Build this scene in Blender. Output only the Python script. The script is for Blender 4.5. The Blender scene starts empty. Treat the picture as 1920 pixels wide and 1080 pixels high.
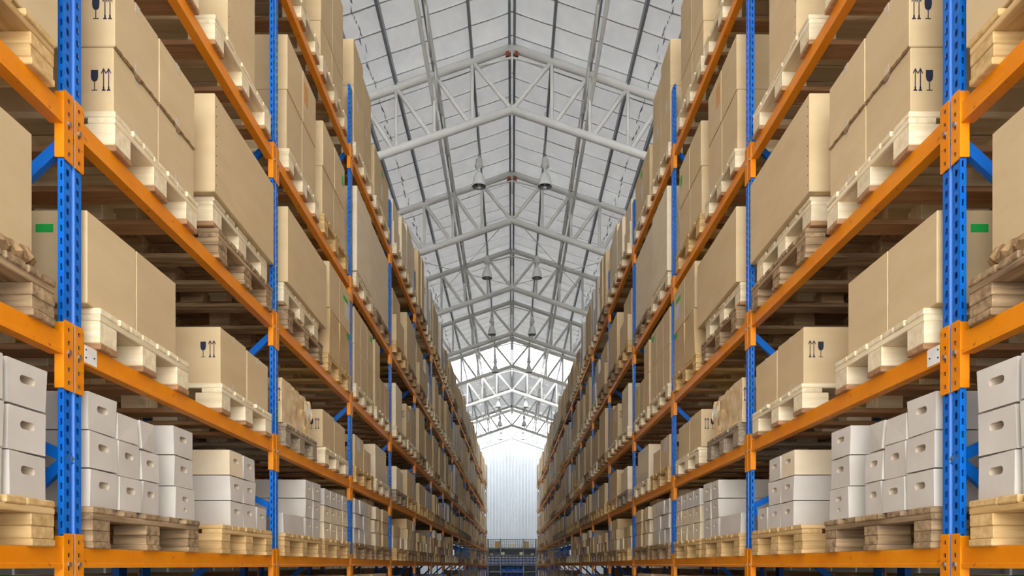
import bpy, bmesh, math, random
from mathutils import Vector, noise

# ------------------------------------------------------------------ camera
F_PX = 1391.0            # focal length in pixels of the 1920 px wide frame
ZC = 1.62                # camera height above the floor
sc = bpy.context.scene
col = sc.collection
cam_d = bpy.data.cameras.new('camera')
cam_d.sensor_width = 36.0
cam_d.lens = F_PX * 36.0 / 1920.0
cam_d.shift_y = (1060.0 - 540.0) / 1920.0
cam_d.clip_end = 300
cam = bpy.data.objects.new('camera', cam_d)
cam.location = (0, 0, ZC)
cam.rotation_euler = (math.radians(90), 0, 0)
col.objects.link(cam)
sc.camera = cam

# ------------------------------------------------------------------ sky, light, exposure
world = bpy.data.worlds.new('sky')
sc.world = world
world.use_nodes = True
bgn = world.node_tree.nodes['Background']
bgn.inputs[0].default_value = (0.985, 0.992, 1.0, 1)
bgn.inputs[1].default_value = 7.5
# all light is daylight: through the clear roof sheets, the roof lining and the open end of the hall behind the camera
sc.view_settings.view_transform = 'Standard'
sc.view_settings.look = 'None'
sc.view_settings.gamma = 1.0
sc.view_settings.use_curve_mapping = False
sc.view_settings.exposure = -0.1
sc.cycles.max_bounces = 8
sc.cycles.diffuse_bounces = 4
sc.cycles.transmission_bounces = 4
sc.cycles.sample_clamp_indirect = 6.0

# ------------------------------------------------------------------ materials
def srgb(r, g, b):
    f = lambda c: (c / 12.92 if c <= 0.04045 else ((c + 0.055) / 1.055) ** 2.4)
    return (f(r / 255), f(g / 255), f(b / 255))

def new_mat(name):
    m = bpy.data.materials.new(name)
    m.use_nodes = True
    nt = m.node_tree
    return m, nt, nt.nodes['Principled BSDF']

def tex_mat(name, c1, c2, scale=(8, 8, 8), detail=4, rough=0.7, bump=0.0, bscale=None, rnd=0.0, metal=0.0, wear=None, spec=0.3):
    """two-colour noise, optional per-object brightness variation, fine relief and chipped wear"""
    m, nt, p = new_mat(name)
    N, L = nt.nodes, nt.links
    tc = N.new('ShaderNodeTexCoord')
    mp = N.new('ShaderNodeMapping')
    mp.inputs['Scale'].default_value = scale
    L.new(tc.outputs['Object'], mp.inputs['Vector'])
    nz = N.new('ShaderNodeTexNoise')
    nz.inputs['Scale'].default_value = 1.0
    nz.inputs['Detail'].default_value = detail
    nz.inputs['Roughness'].default_value = 0.6
    L.new(mp.outputs[0], nz.inputs['Vector'])
    if rnd:
        oi = N.new('ShaderNodeObjectInfo')
        ad = N.new('ShaderNodeVectorMath'); ad.operation = 'ADD'
        sm = N.new('ShaderNodeMath'); sm.operation = 'MULTIPLY'; sm.inputs[1].default_value = 37.0
        L.new(oi.outputs['Random'], sm.inputs[0])
        L.new(mp.outputs[0], ad.inputs[0]); L.new(sm.outputs[0], ad.inputs[1])
        L.new(ad.outputs[0], nz.inputs['Vector'])
    rp = N.new('ShaderNodeValToRGB')
    rp.color_ramp.elements[0].position = 0.32
    rp.color_ramp.elements[1].position = 0.68
    rp.color_ramp.elements[0].color = (*c1, 1)
    rp.color_ramp.elements[1].color = (*c2, 1)
    L.new(nz.outputs[0], rp.inputs[0])
    out = rp.outputs[0]
    if rnd:
        mr = N.new('ShaderNodeMapRange')
        mr.inputs['To Min'].default_value = 1 - rnd
        mr.inputs['To Max'].default_value = 1 + rnd
        L.new(oi.outputs['Random'], mr.inputs['Value'])
        hs = N.new('ShaderNodeHueSaturation')
        L.new(mr.outputs[0], hs.inputs['Value'])
        L.new(out, hs.inputs['Color'])
        out = hs.outputs[0]
    if wear:
        wn = N.new('ShaderNodeTexNoise'); wn.inputs['Scale'].default_value = 28; wn.inputs['Detail'].default_value = 6
        L.new(tc.outputs['Object'], wn.inputs['Vector'])
        wr = N.new('ShaderNodeValToRGB')
        wr.color_ramp.elements[0].position = 0.66
        wr.color_ramp.elements[1].position = 0.70
        L.new(wn.outputs[0], wr.inputs[0])
        mx = N.new('ShaderNodeMix'); mx.data_type = 'RGBA'
        L.new(wr.outputs[0], mx.inputs[0]); L.new(out, mx.inputs[6]); mx.inputs[7].default_value = (*wear, 1)
        out = mx.outputs[2]
    L.new(out, p.inputs['Base Color'])
    p.inputs['Roughness'].default_value = rough
    p.inputs['Metallic'].default_value = metal
    p.inputs['Specular IOR Level'].default_value = spec
    if bump:
        bn = N.new('ShaderNodeTexNoise'); bn.inputs['Scale'].default_value = bscale or 60
        bn.inputs['Detail'].default_value = 5
        L.new(tc.outputs['Object'], bn.inputs['Vector'])
        b = N.new('ShaderNodeBump'); b.inputs['Strength'].default_value = bump; b.inputs['Distance'].default_value = 0.004
        L.new(bn.outputs[0], b.inputs['Height']); L.new(b.outputs[0], p.inputs['Normal'])
    return m

M = {}
M['kraft'] = tex_mat('kraft_board', srgb(204, 178, 136), srgb(213, 188, 147), (3, 3, 9), rough=0.85, rnd=0.05, bump=0.08, bscale=25)
M['tan'] = tex_mat('tan_board', srgb(194, 164, 118), srgb(205, 176, 131), (4, 4, 7), rough=0.85, rnd=0.06, bump=0.15, bscale=18)
M['pale'] = tex_mat('pale_board', srgb(219, 200, 168), srgb(227, 210, 181), (3, 3, 8), rough=0.85, rnd=0.04, bump=0.06, bscale=25)
M['white'] = tex_mat('white_board', srgb(200, 192, 181), srgb(210, 203, 193), (5, 5, 5), rough=0.85, rnd=0.04, bump=0.1, bscale=20)
M['slot_board'] = tex_mat('slot_edge_board', srgb(196, 180, 158), srgb(206, 190, 168), (9, 9, 9), rough=0.9)
M['wrap'] = tex_mat('crumpled_wrap', srgb(206, 168, 110), srgb(232, 206, 160), (11, 11, 11), rough=0.4, bump=0.5, bscale=22, spec=0.5)
M['torn'] = tex_mat('torn_paper', srgb(200, 180, 146), srgb(238, 230, 215), (30, 30, 30), rough=0.8)
M['crush'] = tex_mat('crushed_board', srgb(120, 92, 60), srgb(176, 144, 104), (30, 60, 30), rough=0.9)
M['ink'] = tex_mat('navy_print', srgb(34, 38, 58), srgb(44, 48, 68), rough=0.7)
M['tape'] = tex_mat('brown_tape', srgb(196, 177, 150), srgb(206, 189, 164), (20, 20, 20), rough=0.35, spec=0.5)
M['green'] = tex_mat('green_tag', srgb(30, 170, 70), srgb(40, 182, 80), rough=0.6)
M['label'] = tex_mat('printed_label', srgb(150, 150, 155), srgb(240, 240, 238), (60, 60, 45), detail=2, rough=0.5)
M['stain'] = tex_mat('orange_stain', srgb(214, 160, 106), srgb(208, 148, 92), (20, 20, 20), rough=0.85)
WOODS = {
    'new': (srgb(218, 198, 158), srgb(240, 225, 194)),
    'honey': (srgb(186, 148, 92), srgb(220, 188, 134)),
    'aged': (srgb(116, 92, 68), srgb(186, 158, 120)),
    'grey': (srgb(128, 110, 92), srgb(176, 158, 134)),
}
for k, (a, b) in WOODS.items():
    M[k + '_x'] = tex_mat(k + '_wood_into_rack', a, b, (3, 34, 34), 5, 0.85, 0.25, 90, 0.1)
    M[k + '_y'] = tex_mat(k + '_wood_along_aisle', a, b, (34, 3, 34), 5, 0.85, 0.25, 90, 0.1)
M['chip'] = tex_mat('chipboard_block', srgb(120, 104, 84), srgb(188, 172, 146), (120, 120, 120), 3, 0.9, 0.3, 150, 0.08)
M['red_end'] = tex_mat('reddish_board', srgb(148, 108, 74), srgb(182, 140, 100), (4, 50, 50), 4, 0.85, 0.2, 90, 0.08)
M['orange'] = tex_mat('orange_paint', srgb(230, 132, 0), srgb(238, 146, 8), (5, 5, 5), 4, 0.42, 0.03, 40, 0.03, wear=srgb(190, 96, 20), spec=0.45)
M['blue'] = tex_mat('blue_paint', srgb(0, 102, 202), srgb(6, 114, 214), (6, 6, 3), 4, 0.38, 0.03, 40, 0.03, wear=srgb(40, 110, 190), spec=0.5)
M['zinc'] = tex_mat('zinc_bolt', srgb(150, 152, 156), srgb(190, 192, 196), (30, 30, 30), rough=0.4, metal=0.8)
M['white_plate'] = tex_mat('white_plate', srgb(226, 222, 214), srgb(236, 233, 226), (14, 14, 14), rough=0.5)
M['white_steel'] = tex_mat('white_steel', srgb(226, 225, 219), srgb(236, 235, 230), (3, 3, 3), rough=0.45)
M['purlin'] = tex_mat('galvanised_purlin', srgb(128, 136, 144), srgb(164, 170, 176), (9, 0.6, 9), rough=0.45, metal=0.25)
M['concrete'] = tex_mat('concrete_floor', srgb(140, 138, 132), srgb(162, 159, 153), (0.8, 0.8, 0.8), 6, 0.55, 0.1, 8)
M['wall_sheet'] = tex_mat('white_wall_sheet', srgb(214, 220, 226), srgb(224, 229, 234), (1, 1, 0.3), rough=0.5)
M['side_wall'] = tex_mat('side_wall_sheet', srgb(150, 150, 148), srgb(164, 164, 161), (1, 1, 0.3), rough=0.7)
M['lamp_white'] = tex_mat('lamp_housing', srgb(226, 226, 224), srgb(234, 234, 232), rough=0.4)
M['cable'] = tex_mat('lamp_cable', srgb(180, 180, 178), srgb(196, 196, 194), rough=0.6)
M['rust'] = tex_mat('rust_red_clamp', srgb(140, 70, 46), srgb(168, 90, 60), (40, 40, 40), rough=0.7)
M['bin'] = tex_mat('blue_bin', srgb(20, 88, 190), srgb(36, 112, 214), (10, 10, 10), rough=0.4, rnd=0.1)
M['shelf_steel'] = tex_mat('grey_shelf_steel', srgb(124, 132, 138), srgb(150, 157, 162), (6, 6, 6), rough=0.5)
M['mesh_net'] = tex_mat('grey_net_panel', srgb(128, 138, 140), srgb(160, 168, 170), (30, 1, 2), rough=0.6)

def foil_mat(name='roof_foil', clear=0.05):
    m, nt, p = new_mat(name)
    N, L = nt.nodes, nt.links
    tc = N.new('ShaderNodeTexCoord')
    mp = N.new('ShaderNodeMapping'); mp.inputs['Scale'].default_value = (1.4, 0.9, 1.4)
    L.new(tc.outputs['Object'], mp.inputs[0])
    oi = N.new('ShaderNodeObjectInfo')
    sm = N.new('ShaderNodeMath'); sm.operation = 'MULTIPLY'; sm.inputs[1].default_value = 51.0
    L.new(oi.outputs['Random'], sm.inputs[0])
    ad = N.new('ShaderNodeVectorMath'); ad.operation = 'ADD'
    L.new(mp.outputs[0], ad.inputs[0]); L.new(sm.outputs[0], ad.inputs[1])
    nz = N.new('ShaderNodeTexNoise'); nz.inputs['Scale'].default_value = 1.3; nz.inputs['Detail'].default_value = 5
    L.new(ad.outputs[0], nz.inputs['Vector'])
    rp = N.new('ShaderNodeValToRGB')
    rp.color_ramp.elements[0].position = 0.3; rp.color_ramp.elements[0].color = (*srgb(184, 185, 185), 1)
    rp.color_ramp.elements[1].position = 0.7; rp.color_ramp.elements[1].color = (*srgb(216, 216, 213), 1)
    L.new(nz.outputs[0], rp.inputs[0])
    L.new(rp.outputs[0], p.inputs['Base Color'])
    p.inputs['Roughness'].default_value = 0.36
    p.inputs['Metallic'].default_value = 0.3
    b = N.new('ShaderNodeBump'); b.inputs['Strength'].default_value = 0.8; b.inputs['Distance'].default_value = 0.03
    n2 = N.new('ShaderNodeTexNoise'); n2.inputs['Scale'].default_value = 5; n2.inputs['Detail'].default_value = 6
    L.new(ad.outputs[0], n2.inputs['Vector']); L.new(n2.outputs[0], b.inputs['Height']); L.new(b.outputs[0], p.inputs['Normal'])
    tr = N.new('ShaderNodeBsdfTranslucent'); tr.inputs[0].default_value = (0.93, 0.93, 0.93, 1)
    mx = N.new('ShaderNodeMixShader'); mx.inputs[0].default_value = clear
    L.new(p.outputs[0], mx.inputs[1]); L.new(tr.outputs[0], mx.inputs[2])
    L.new(mx.outputs[0], N['Material Output'].inputs[0])
    return m
M['foil'] = foil_mat()

def skylight_mat():
    m, nt, p = new_mat('clear_roof_sheet')
    N, L = nt.nodes, nt.links
    tp = N.new('ShaderNodeBsdfTransparent'); tp.inputs[0].default_value = (0.10, 0.10, 0.10, 1)
    tr = N.new('ShaderNodeBsdfTranslucent'); tr.inputs[0].default_value = (0.85, 0.86, 0.87, 1)
    mx = N.new('ShaderNodeMixShader'); mx.inputs[0].default_value = 0.9
    L.new(tp.outputs[0], mx.inputs[1]); L.new(tr.outputs[0], mx.inputs[2])
    L.new(mx.outputs[0], N['Material Output'].inputs[0])
    return m
M['skylight'] = skylight_mat()

# ------------------------------------------------------------------ mesh helpers
class MB:
    """collects faces; build() makes one mesh"""
    def __init__(self):
        self.v, self.f, self.mi = [], [], []
    def box(self, x0, x1, y0, y1, z0, z1, mi=0):
        n = len(self.v)
        self.v += [(x, y, z) for z in (z0, z1) for y in (y0, y1) for x in (x0, x1)]
        for q in ((0, 2, 3, 1), (4, 5, 7, 6), (0, 1, 5, 4), (2, 6, 7, 3), (0, 4, 6, 2), (1, 3, 7, 5)):
            self.f.append(tuple(n + i for i in q)); self.mi.append(mi)
    def quad(self, a, b, c, d, mi=0):
        n = len(self.v); self.v += [tuple(a), tuple(b), tuple(c), tuple(d)]
        self.f.append((n, n + 1, n + 2, n + 3)); self.mi.append(mi)
    def prism(self, pts, off, mi=0):
        """polygon pts (3D, planar) extruded by vector off"""
        n = len(self.v); k = len(pts)
        self.v += [tuple(p) for p in pts] + [tuple(Vector(p) + Vector(off)) for p in pts]
        self.f.append(tuple(range(n + k - 1, n - 1, -1))); self.mi.append(mi)
        self.f.append(tuple(range(n + k, n + 2 * k))); self.mi.append(mi)
        for i in range(k):
            j = (i + 1) % k
            self.f.append((n + i, n + j, n + k + j, n + k + i)); self.mi.append(mi)
    def tube(self, p, q, r, seg=10, mi=0, r2=None):
        p, q = Vector(p), Vector(q)
        d = (q - p).normalized()
        up = Vector((0, 0, 1)) if abs(d.z) < 0.9 else Vector((1, 0, 0))
        s = d.cross(up).normalized(); t = s.cross(d)
        n = len(self.v)
        for e, rr in ((p, r), (q, r if r2 is None else r2)):
            for i in range(seg):
                a = 2 * math.pi * i / seg
                self.v.append(tuple(e + s * math.cos(a) * rr + t * math.sin(a) * rr))
        for i in range(seg):
            j = (i + 1) % seg
            self.f.append((n + i, n + j, n + seg + j, n + seg + i)); self.mi.append(mi)
        self.f.append(tuple(n + i for i in range(seg - 1, -1, -1))); self.mi.append(mi)
        self.f.append(tuple(n + seg + i for i in range(seg))); self.mi.append(mi)
    def lathe(self, prof, seg=20, mi=0):
        n = len(self.v)
        for r, z in prof:
            for i in range(seg):
                a = 2 * math.pi * i / seg
                self.v.append((r * math.cos(a), r * math.sin(a), z))
        for k in range(len(prof) - 1):
            for i in range(seg):
                j = (i + 1) % seg
                self.f.append((n + k * seg + i, n + k * seg + j, n + (k + 1) * seg + j, n + (k + 1) * seg + i)); self.mi.append(mi)
    def mesh(self, name, mats, smooth=False, fix=True):
        me = bpy.data.meshes.new(name)
        me.from_pydata(self.v, [], self.f)
        for m in (mats if isinstance(mats, (list, tuple)) else [mats]):
            me.materials.append(M[m] if isinstance(m, str) else m)
        me.polygons.foreach_set('material_index', self.mi)
        if smooth:
            me.polygons.foreach_set('use_smooth', [True] * len(me.polygons))
        if fix:
            bm = bmesh.new(); bm.from_mesh(me)
            bmesh.ops.recalc_face_normals(bm, faces=bm.faces[:])
            bm.to_mesh(me); bm.free()
        me.update()
        return me

_cache = {}
def bev_box(dx, dy, dz, mat, bev=0.003, name='block'):
    """bevelled box: x -dx..0, y centred, z 0..dz; cached by size"""
    key = (round(dx, 4), round(dy, 4), round(dz, 4), mat, bev)
    if key in _cache:
        return _cache[key]
    x0, x1, y0, y1, z0, z1 = -dx, 0, -dy / 2, dy / 2, 0, dz
    bm = bmesh.new()
    vs = [bm.verts.new((x, y, z)) for z in (z0, z1) for y in (y0, y1) for x in (x0, x1)]
    for q in ((0, 2, 3, 1), (4, 5, 7, 6), (0, 1, 5, 4), (2, 6, 7, 3), (0, 4, 6, 2), (1, 3, 7, 5)):
        bm.faces.new([vs[i] for i in q])
    if bev:
        bmesh.ops.bevel(bm, geom=bm.edges[:], offset=bev, segments=1, affect='EDGES')
    bmesh.ops.recalc_face_normals(bm, faces=bm.faces[:])
    me = bpy.data.meshes.new(name)
    bm.to_mesh(me); bm.free()
    me.materials.append(M[mat])
    _cache[key] = me
    return me

def add(name, data, parent=None, loc=(0, 0, 0), rz=0.0, rot=None):
    o = bpy.data.objects.new(name, data)
    col.objects.link(o)
    o.location = loc
    o.rotation_euler = rot if rot else (0, 0, rz)
    if parent:
        o.parent = parent
    return o

def tag(o, label, cat, group=None, kind=None):
    if label: o['label'] = label
    if cat: o['category'] = cat
    if group: o['group'] = group
    if kind: o['kind'] = kind
    return o

LEFT = []      # things of one rack row; each gets a twin across the aisle

def children_of(o, table):
    return table.get(o.name, [])

def mirror_all():
    table = {}
    for o in list(sc.objects):
        if o.parent: table.setdefault(o.parent.name, []).append(o)
    for r in LEFT:
        c = r.copy(); col.objects.link(c)
        c.location.x = -r.location.x
        c.rotation_euler.z = -r.rotation_euler.z
        c.scale.x = -1
        for ch in table.get(r.name, []):
            d = ch.copy(); col.objects.link(d); d.parent = c
            for g in table.get(ch.name, []):
                e = g.copy(); col.objects.link(e); e.parent = d

# ------------------------------------------------------------------ rack layout
X0 = 1.46                 # half aisle width at the camera
TOE = 10.0 / F_PX         # the rows draw together by 7 mm per metre
U1, BAY = 2.436, 2.042     # first post in view, bay length
NB = 17
U = [U1 + (i - 1) * BAY for i in range(NB + 2)]       # post i, bay i runs from post i to post i+1
ZB = [None, 0.058, 0.746, 1.487, 2.489, 3.640]        # beam tops above the camera
BH, BD = 0.067, 0.04
PH = 0.144
ZTOP = 4.20
RD = 0.80                 # rack depth

def place(u, a, z):
    return (-X0 + TOE * u + a, u, ZC + z)
ROT = -math.atan(TOE)

def Yx(x, y=None):
    """distance along the aisle of a point on the load fronts seen in column x"""
    if y is not None and x < 515:
        x = x + (131 - (150 - 0.0352 * y)) * (515 - x) / 384.0
    return F_PX * 1.45 / (970.0 - x)

LEVEL_WORD = ['floor', 'one', 'two', 'three', 'four', 'five']
NUM = ['zero', 'one', 'two', 'three', 'four', 'five', 'six', 'seven', 'eight', 'nine', 'ten', 'eleven', 'twelve', 'thirteen', 'fourteen', 'fifteen', 'sixteen']
ORD = ['first', 'second', 'third', 'fourth', 'fifth', 'sixth', 'seventh', 'eighth', 'ninth', 'tenth']
def bay_words(b):
    if b == 0: return 'bay before white beam plate'
    if b == 1: return 'bay of white beam plate'
    if b == 2: return 'bay of torn carton'
    return NUM[b - 2] + (' bay' if b == 3 else ' bays') + ' past torn carton'

# ------------------------------------------------------------------ structure: floor, walls, roof
YN, YF, XW = -6.0, 46.0, 6.0
RIDGE, SLOPE = 8.72, 0.345           # underside of roof above the camera at the ridge
def roof_z(x): return RIDGE - SLOPE * abs(x)

m = MB(); m.box(-XW, XW, YN, YF, -0.2, 0)
tag(add('floor', m.mesh('floor', 'concrete')), 'grey concrete warehouse floor under the racks', 'floor', kind='structure')

def ribbed(x0, x1, y, z0, z1fn, step, rib, depth, mat, name):
    m = MB(); x = x0
    while x < x1 - 1e-6:
        xe = min(x + step, x1); xr = min(x + step - rib, x1)
        for mi, (a, b, yy) in enumerate(((x, xr, y), (xr, xe, y - depth))):
            m.quad((a, yy, z0), (b, yy, z0), (b, yy, z1fn(b)), (a, yy, z1fn(a)), mi)
        for (a, ya, yb) in ((xr, y, y - depth), (xe, y - depth, y)):
            m.quad((a, ya, z0), (a, yb, z0), (a, yb, z1fn(a)), (a, ya, z1fn(a)))
        x = xe
    return m.mesh(name, [mat, mat])
back = add('wall_back', ribbed(-XW, XW, YF, 0, lambda x: ZC + roof_z(x), 0.20, 0.06, 0.08, 'wall_sheet', 'wall_back'))
tag(back, 'white ribbed sheet end wall closing the aisle', 'wall', kind='structure')
for s, nm in ((-1, 'wall_left'), (1, 'wall_right')):
    m = MB(); y = YN
    while y < YF:
        m.box(s * XW, s * (XW + 0.05), y, y + 0.9, 0, ZC + roof_z(XW) + 0.06)
        m.box(s * (XW - 0.03), s * (XW + 0.05), y + 0.9, y + 1.0, 0, ZC + roof_z(XW) + 0.06)
        y += 1.0
    tag(add(nm, m.mesh(nm, 'side_wall')), 'grey ribbed side wall behind the racking', 'wall', kind='structure')

ceil = add('ceiling', None, loc=(0, 0, 0))
tag(ceil, 'pitched roof lined with silvery insulation foil between grey purlins', 'ceiling', kind='structure')
PX = [0.0, 0.66, 1.29, 1.92, 2.50, 3.10, 3.72, 4.34, 4.96, 5.58]
STRIP = 0.52
def roof_strip(side, width, seed, mat, sag=0.022):
    rnd = random.Random(seed)
    m = MB(); ny = 6; xs = []
    for i in range(len(PX)):
        x0 = PX[i]; x1 = PX[i + 1] if i + 1 < len(PX) else XW
        for k in range(4): xs.append((x0 + (x1 - x0) * k / 4, math.sin(math.pi * k / 4)))
    xs.append((XW, 0))
    n = 0; amp = [rnd.uniform(0.4, 1.5) for _ in PX] + [1]
    for j in range(ny + 1):
        t = j / ny
        edge = 0.03 * (1 - (2 * t - 1) ** 4)       # laps hang a little lower at the joint
        for i, (x, s) in enumerate(xs):
            w = rnd.uniform(-0.006, 0.006)
            z = ZC + roof_z(x) - s * sag * amp[min(i // 4, len(amp) - 1)] * (0.4 + 0.6 * math.sin(math.pi * t)) + edge + w * (0 < j < ny)
            m.v.append((side * x, -0.018 + t * (width + 0.036), z - (0.006 if j == 0 else 0)))
    k = len(xs)
    for j in range(ny):
        for i in range(k - 1):
            m.f.append((j * k + i, j * k + i + 1, (j + 1) * k + i + 1, (j + 1) * k + i)); m.mi.append(0)
    return m.mesh('roof_sheet', mat, smooth=True)
strips = {s: [roof_strip(s, STRIP, 7 + i, 'foil') for i in range(4)] for s in (-1, 1)}
skies = {s: roof_strip(s, STRIP, 3, 'skylight', 0.004) for s in (-1, 1)}
SKY_BANDS = ((28.6, 32.4), (41.0, 46.5))
y = YN; i = 0
while y < YF:
    sky = any(a <= y + STRIP / 2 <= b for a, b in SKY_BANDS)
    for s in (-1, 1):
        add('skylight_sheet' if sky else 'roof_sheet', skies[s] if sky else strips[s][(i * 7) % 4], ceil, (0, y, 0))
    y += STRIP; i += 1
m = MB()
def purlin_mesh(double):
    m = MB()
    for dx in ((-0.04, 0.04) if double else (0,)):
        m.box(dx - 0.021, dx + 0.021, YN, YF, -0.11, -0.10)
        m.box(dx - 0.021, dx - 0.014, YN, YF, -0.10, 0.02)
        m.box(dx + 0.014, dx + 0.021, YN, YF, -0.10, -0.08)
    return m.mesh('purlin', 'purlin')
pm, pm2 = purlin_mesh(False), purlin_mesh(True)
add('purlin', pm2, ceil, (0, 0, ZC + RIDGE - 0.02))
for x in PX[1:]:
    for s in (-1, 1):
        o = add('purlin', pm, ceil, (s * x, 0, ZC + roof_z(x) - 0.02))
        o.scale.x = s

for s in (-1, 1):
    for xs_ in (2.26, 4.7):
        r = random.Random(int(xs_ * 10)); m = MB(); y = YN
        while y < YF - 0.4:
            L_ = r.uniform(0.05, 0.22); x = xs_ + r.uniform(-0.03, 0.03); w = r.uniform(0.008, 0.022)
            z = ZC + roof_z(x) - 0.018
            m.prism([(s * x, y, z), (s * (x + w), y + L_ * 0.4, z - 0.004), (s * (x + r.uniform(-0.02, 0.03)), y + L_, z)], (0, 0, 0.03))
            y += L_ + r.uniform(0.0, 0.05)
        add('crinkled_lap_seam', m.mesh('crinkled_lap_seam', 'purlin'), ceil)

# trusses ------------------------------------------------------------
YT1, DT = 12.3, 3.95
TOPZ, BOTZ = RIDGE - 0.14, RIDGE - 0.14 - 1.03
def tz(x): return TOPZ - SLOPE * abs(x)
def bz(x): return BOTZ - SLOPE * abs(x)
TN = [0.0, 0.66, 1.29, 1.92, 2.50, 3.10, 3.72, 4.34, 4.96, 5.58]
def truss_meshes():
    parts = []
    for s in (-1, 1):
        m = MB(); m.tube((0, 0, tz(0)), (s * (XW - 0.02), 0, tz(XW)), 0.066, 12); parts.append(('top_chord', m))
        m = MB(); m.tube((0, 0, bz(0)), (s * (XW - 0.02), 0, bz(XW)), 0.066, 12); parts.append(('bottom_chord', m))
        for j in range(1, len(TN)):
            m = MB(); m.tube((s * TN[j], 0, tz(TN[j])), (s * TN[j], 0, bz(TN[j])), 0.030, 8); parts.append(('vertical_strut', m))
            m = MB(); m.tube((s * TN[j], 0, tz(TN[j])), (s * (TN[j - 1] + (0.05 if j > 1 else 0)), 0, bz(TN[j - 1])), 0.038, 8); parts.append(('diagonal_strut', m))
        m = MB(); m.tube((s * 0.62, 0, tz(0.62) - 0.10), (0, 0, tz(0) - 0.16), 0.02, 8); parts.append(('ridge_tie', m))
        m = MB(); m.box(s * 0.075 - 0.03, s * 0.075 + 0.03, -0.04, 0.04, tz(0) - 0.15, tz(0) - 0.06); parts.append(('ridge_clamp', m))
    m = MB(); m.tube((0, 0, tz(0)), (0, 0, tz(0) - 0.42), 0.018, 8); parts.append(('ridge_post', m))
    return [(n, mb.mesh(n, 'rust' if n == 'ridge_clamp' else 'white_steel', smooth=n != 'ridge_clamp')) for n, mb in parts]
tparts = truss_meshes()
k = 0; yt = YT1
while yt < YF - 0.5:
    t = add('roof_truss', None, loc=(0, yt, ZC))
    tag(t, f'white tubular roof truss, {ORD[k]} one passed on the way to the end wall', 'truss', 'white roof trusses')
    for n, me in tparts:
        if n == 'ridge_clamp' and k > 1: continue
        add(n, me, t)
    yt += DT; k += 1
# nearer truss, above the view
for yt in (YT1 - DT, YT1 - 2 * DT):
    t = add('roof_truss', None, loc=(0, yt, ZC))
    tag(t, 'white tubular roof truss high over the nearest rack bays', 'truss', 'white roof trusses')
    for n, me in tparts:
        add(n, me, t)

# lattice girders running along the hall, one on each slope ------------
gx = 1.24
m1 = MB(); m1.tube((0, YN + 0.05, 0), (0, YF - 0.05, 0), 0.028, 8)
m2 = MB(); m2.tube((0, YN + 0.05, -0.34), (0, YF - 0.05, -0.34), 0.032, 8)
m3 = MB(); y = YN + 0.1; f = 0
while y < YF - 0.8:
    m3.tube((0, y, 0 if f else -0.34), (0, y + 0.66, -0.34 if f else 0), 0.014, 6); y += 0.66; f ^= 1
g1, g2, g3 = m1.mesh('upper_rail', 'white_steel', True), m2.mesh('lower_rail', 'white_steel', True), m3.mesh('zigzag_lacing', 'white_steel', True)
for s in (-1, 1):
    g = add('lattice_girder', None, loc=(s * gx, 0, ZC + tz(gx) - 0.10))
    tag(g, 'slim white lattice girder running the length of the roof slope', 'girder', 'lattice girders on both roof slopes')
    add('upper_rail', g1, g); add('lower_rail', g2, g, (s * 0.07, 0, 0)); o = add('zigzag_lacing', g3, g)
# thin bracing rods
for kk, (ya, yb) in enumerate(((YT1 + DT, YT1 + 2 * DT), (YT1 + 3 * DT, YT1 + 4 * DT))):
    for s in (-1, 1):
        br = add('roof_bracing', None, loc=(0, ya, ZC))
        tag(br, f'thin white crossed bracing rods between the {("second and third", "fourth and fifth")[kk]} roof trusses', 'bracing', f'bracing rods {kk}')
        for q, (xa, xb) in enumerate(((0.06, 2.5), (2.5, 0.06))):
            m = MB(); m.tube((s * xa, 0, bz(xa) + 0.08 + 0.02 * q), (s * xb, yb - ya, bz(xb) + 0.08 + 0.02 * q), 0.008, 6)
            add('rod', m.mesh('rod', 'white_steel'), br)

# pendant lamps ---------------------------------------------------------
mr = MB(); mr.lathe([(0.055, 0.0), (0.075, -0.03), (0.10, -0.09), (0.118, -0.17), (0.125, -0.24), (0.131, -0.245), (0.131, -0.25)], 24); mr.lathe([(0.131, -0.25), (0.121, -0.247), (0.113, -0.17), (0.095, -0.09), (0.07, -0.035), (0.0, -0.03)], 24, 1)
mh = MB(); mh.lathe([(0.0, 0.30), (0.03, 0.30), (0.035, 0.27), (0.06, 0.26), (0.062, 0.17), (0.078, 0.165), (0.078, 0.125), (0.062, 0.12), (0.055, 0.10), (0.03, 0.095), (0.03, 0.0), (0.055, -0.002)], 20)
mc = MB(); mc.tube((0, 0, 0.29), (0, 0, 1.0), 0.007, 6)
mk = MB(); mk.lathe([(0.0, 0.36), (0.02, 0.36), (0.02, 0.29), (0.0, 0.29)], 10)
mbulb = MB(); mbulb.lathe([(0.02, -0.03), (0.025, -0.07), (0.045, -0.13), (0.045, -0.17), (0.02, -0.205), (0.0, -0.21)], 14)
me_r, me_h, me_c, me_k = mr.mesh('reflector', ['lamp_white', 'zinc'], True), mh.mesh('ballast_housing', 'lamp_white', True), mc.mesh('cable', 'cable'), mk.mesh('cable_gland', 'zinc', True)
bm_, nt_, p_ = new_mat('unlit_bulb')
p_.inputs['Base Color'].default_value = (0.9, 0.9, 0.88, 1)
M['bulb'] = bm_
me_b = mbulb.mesh('bulb', 'bulb', True)
LX = 0.62
lamp_z = 7.12
ys = [0.4, 4.7, 8.9, 13.95, 18.4, 22.9, 27.4, 33.4, 37.9, 42.0]
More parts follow.
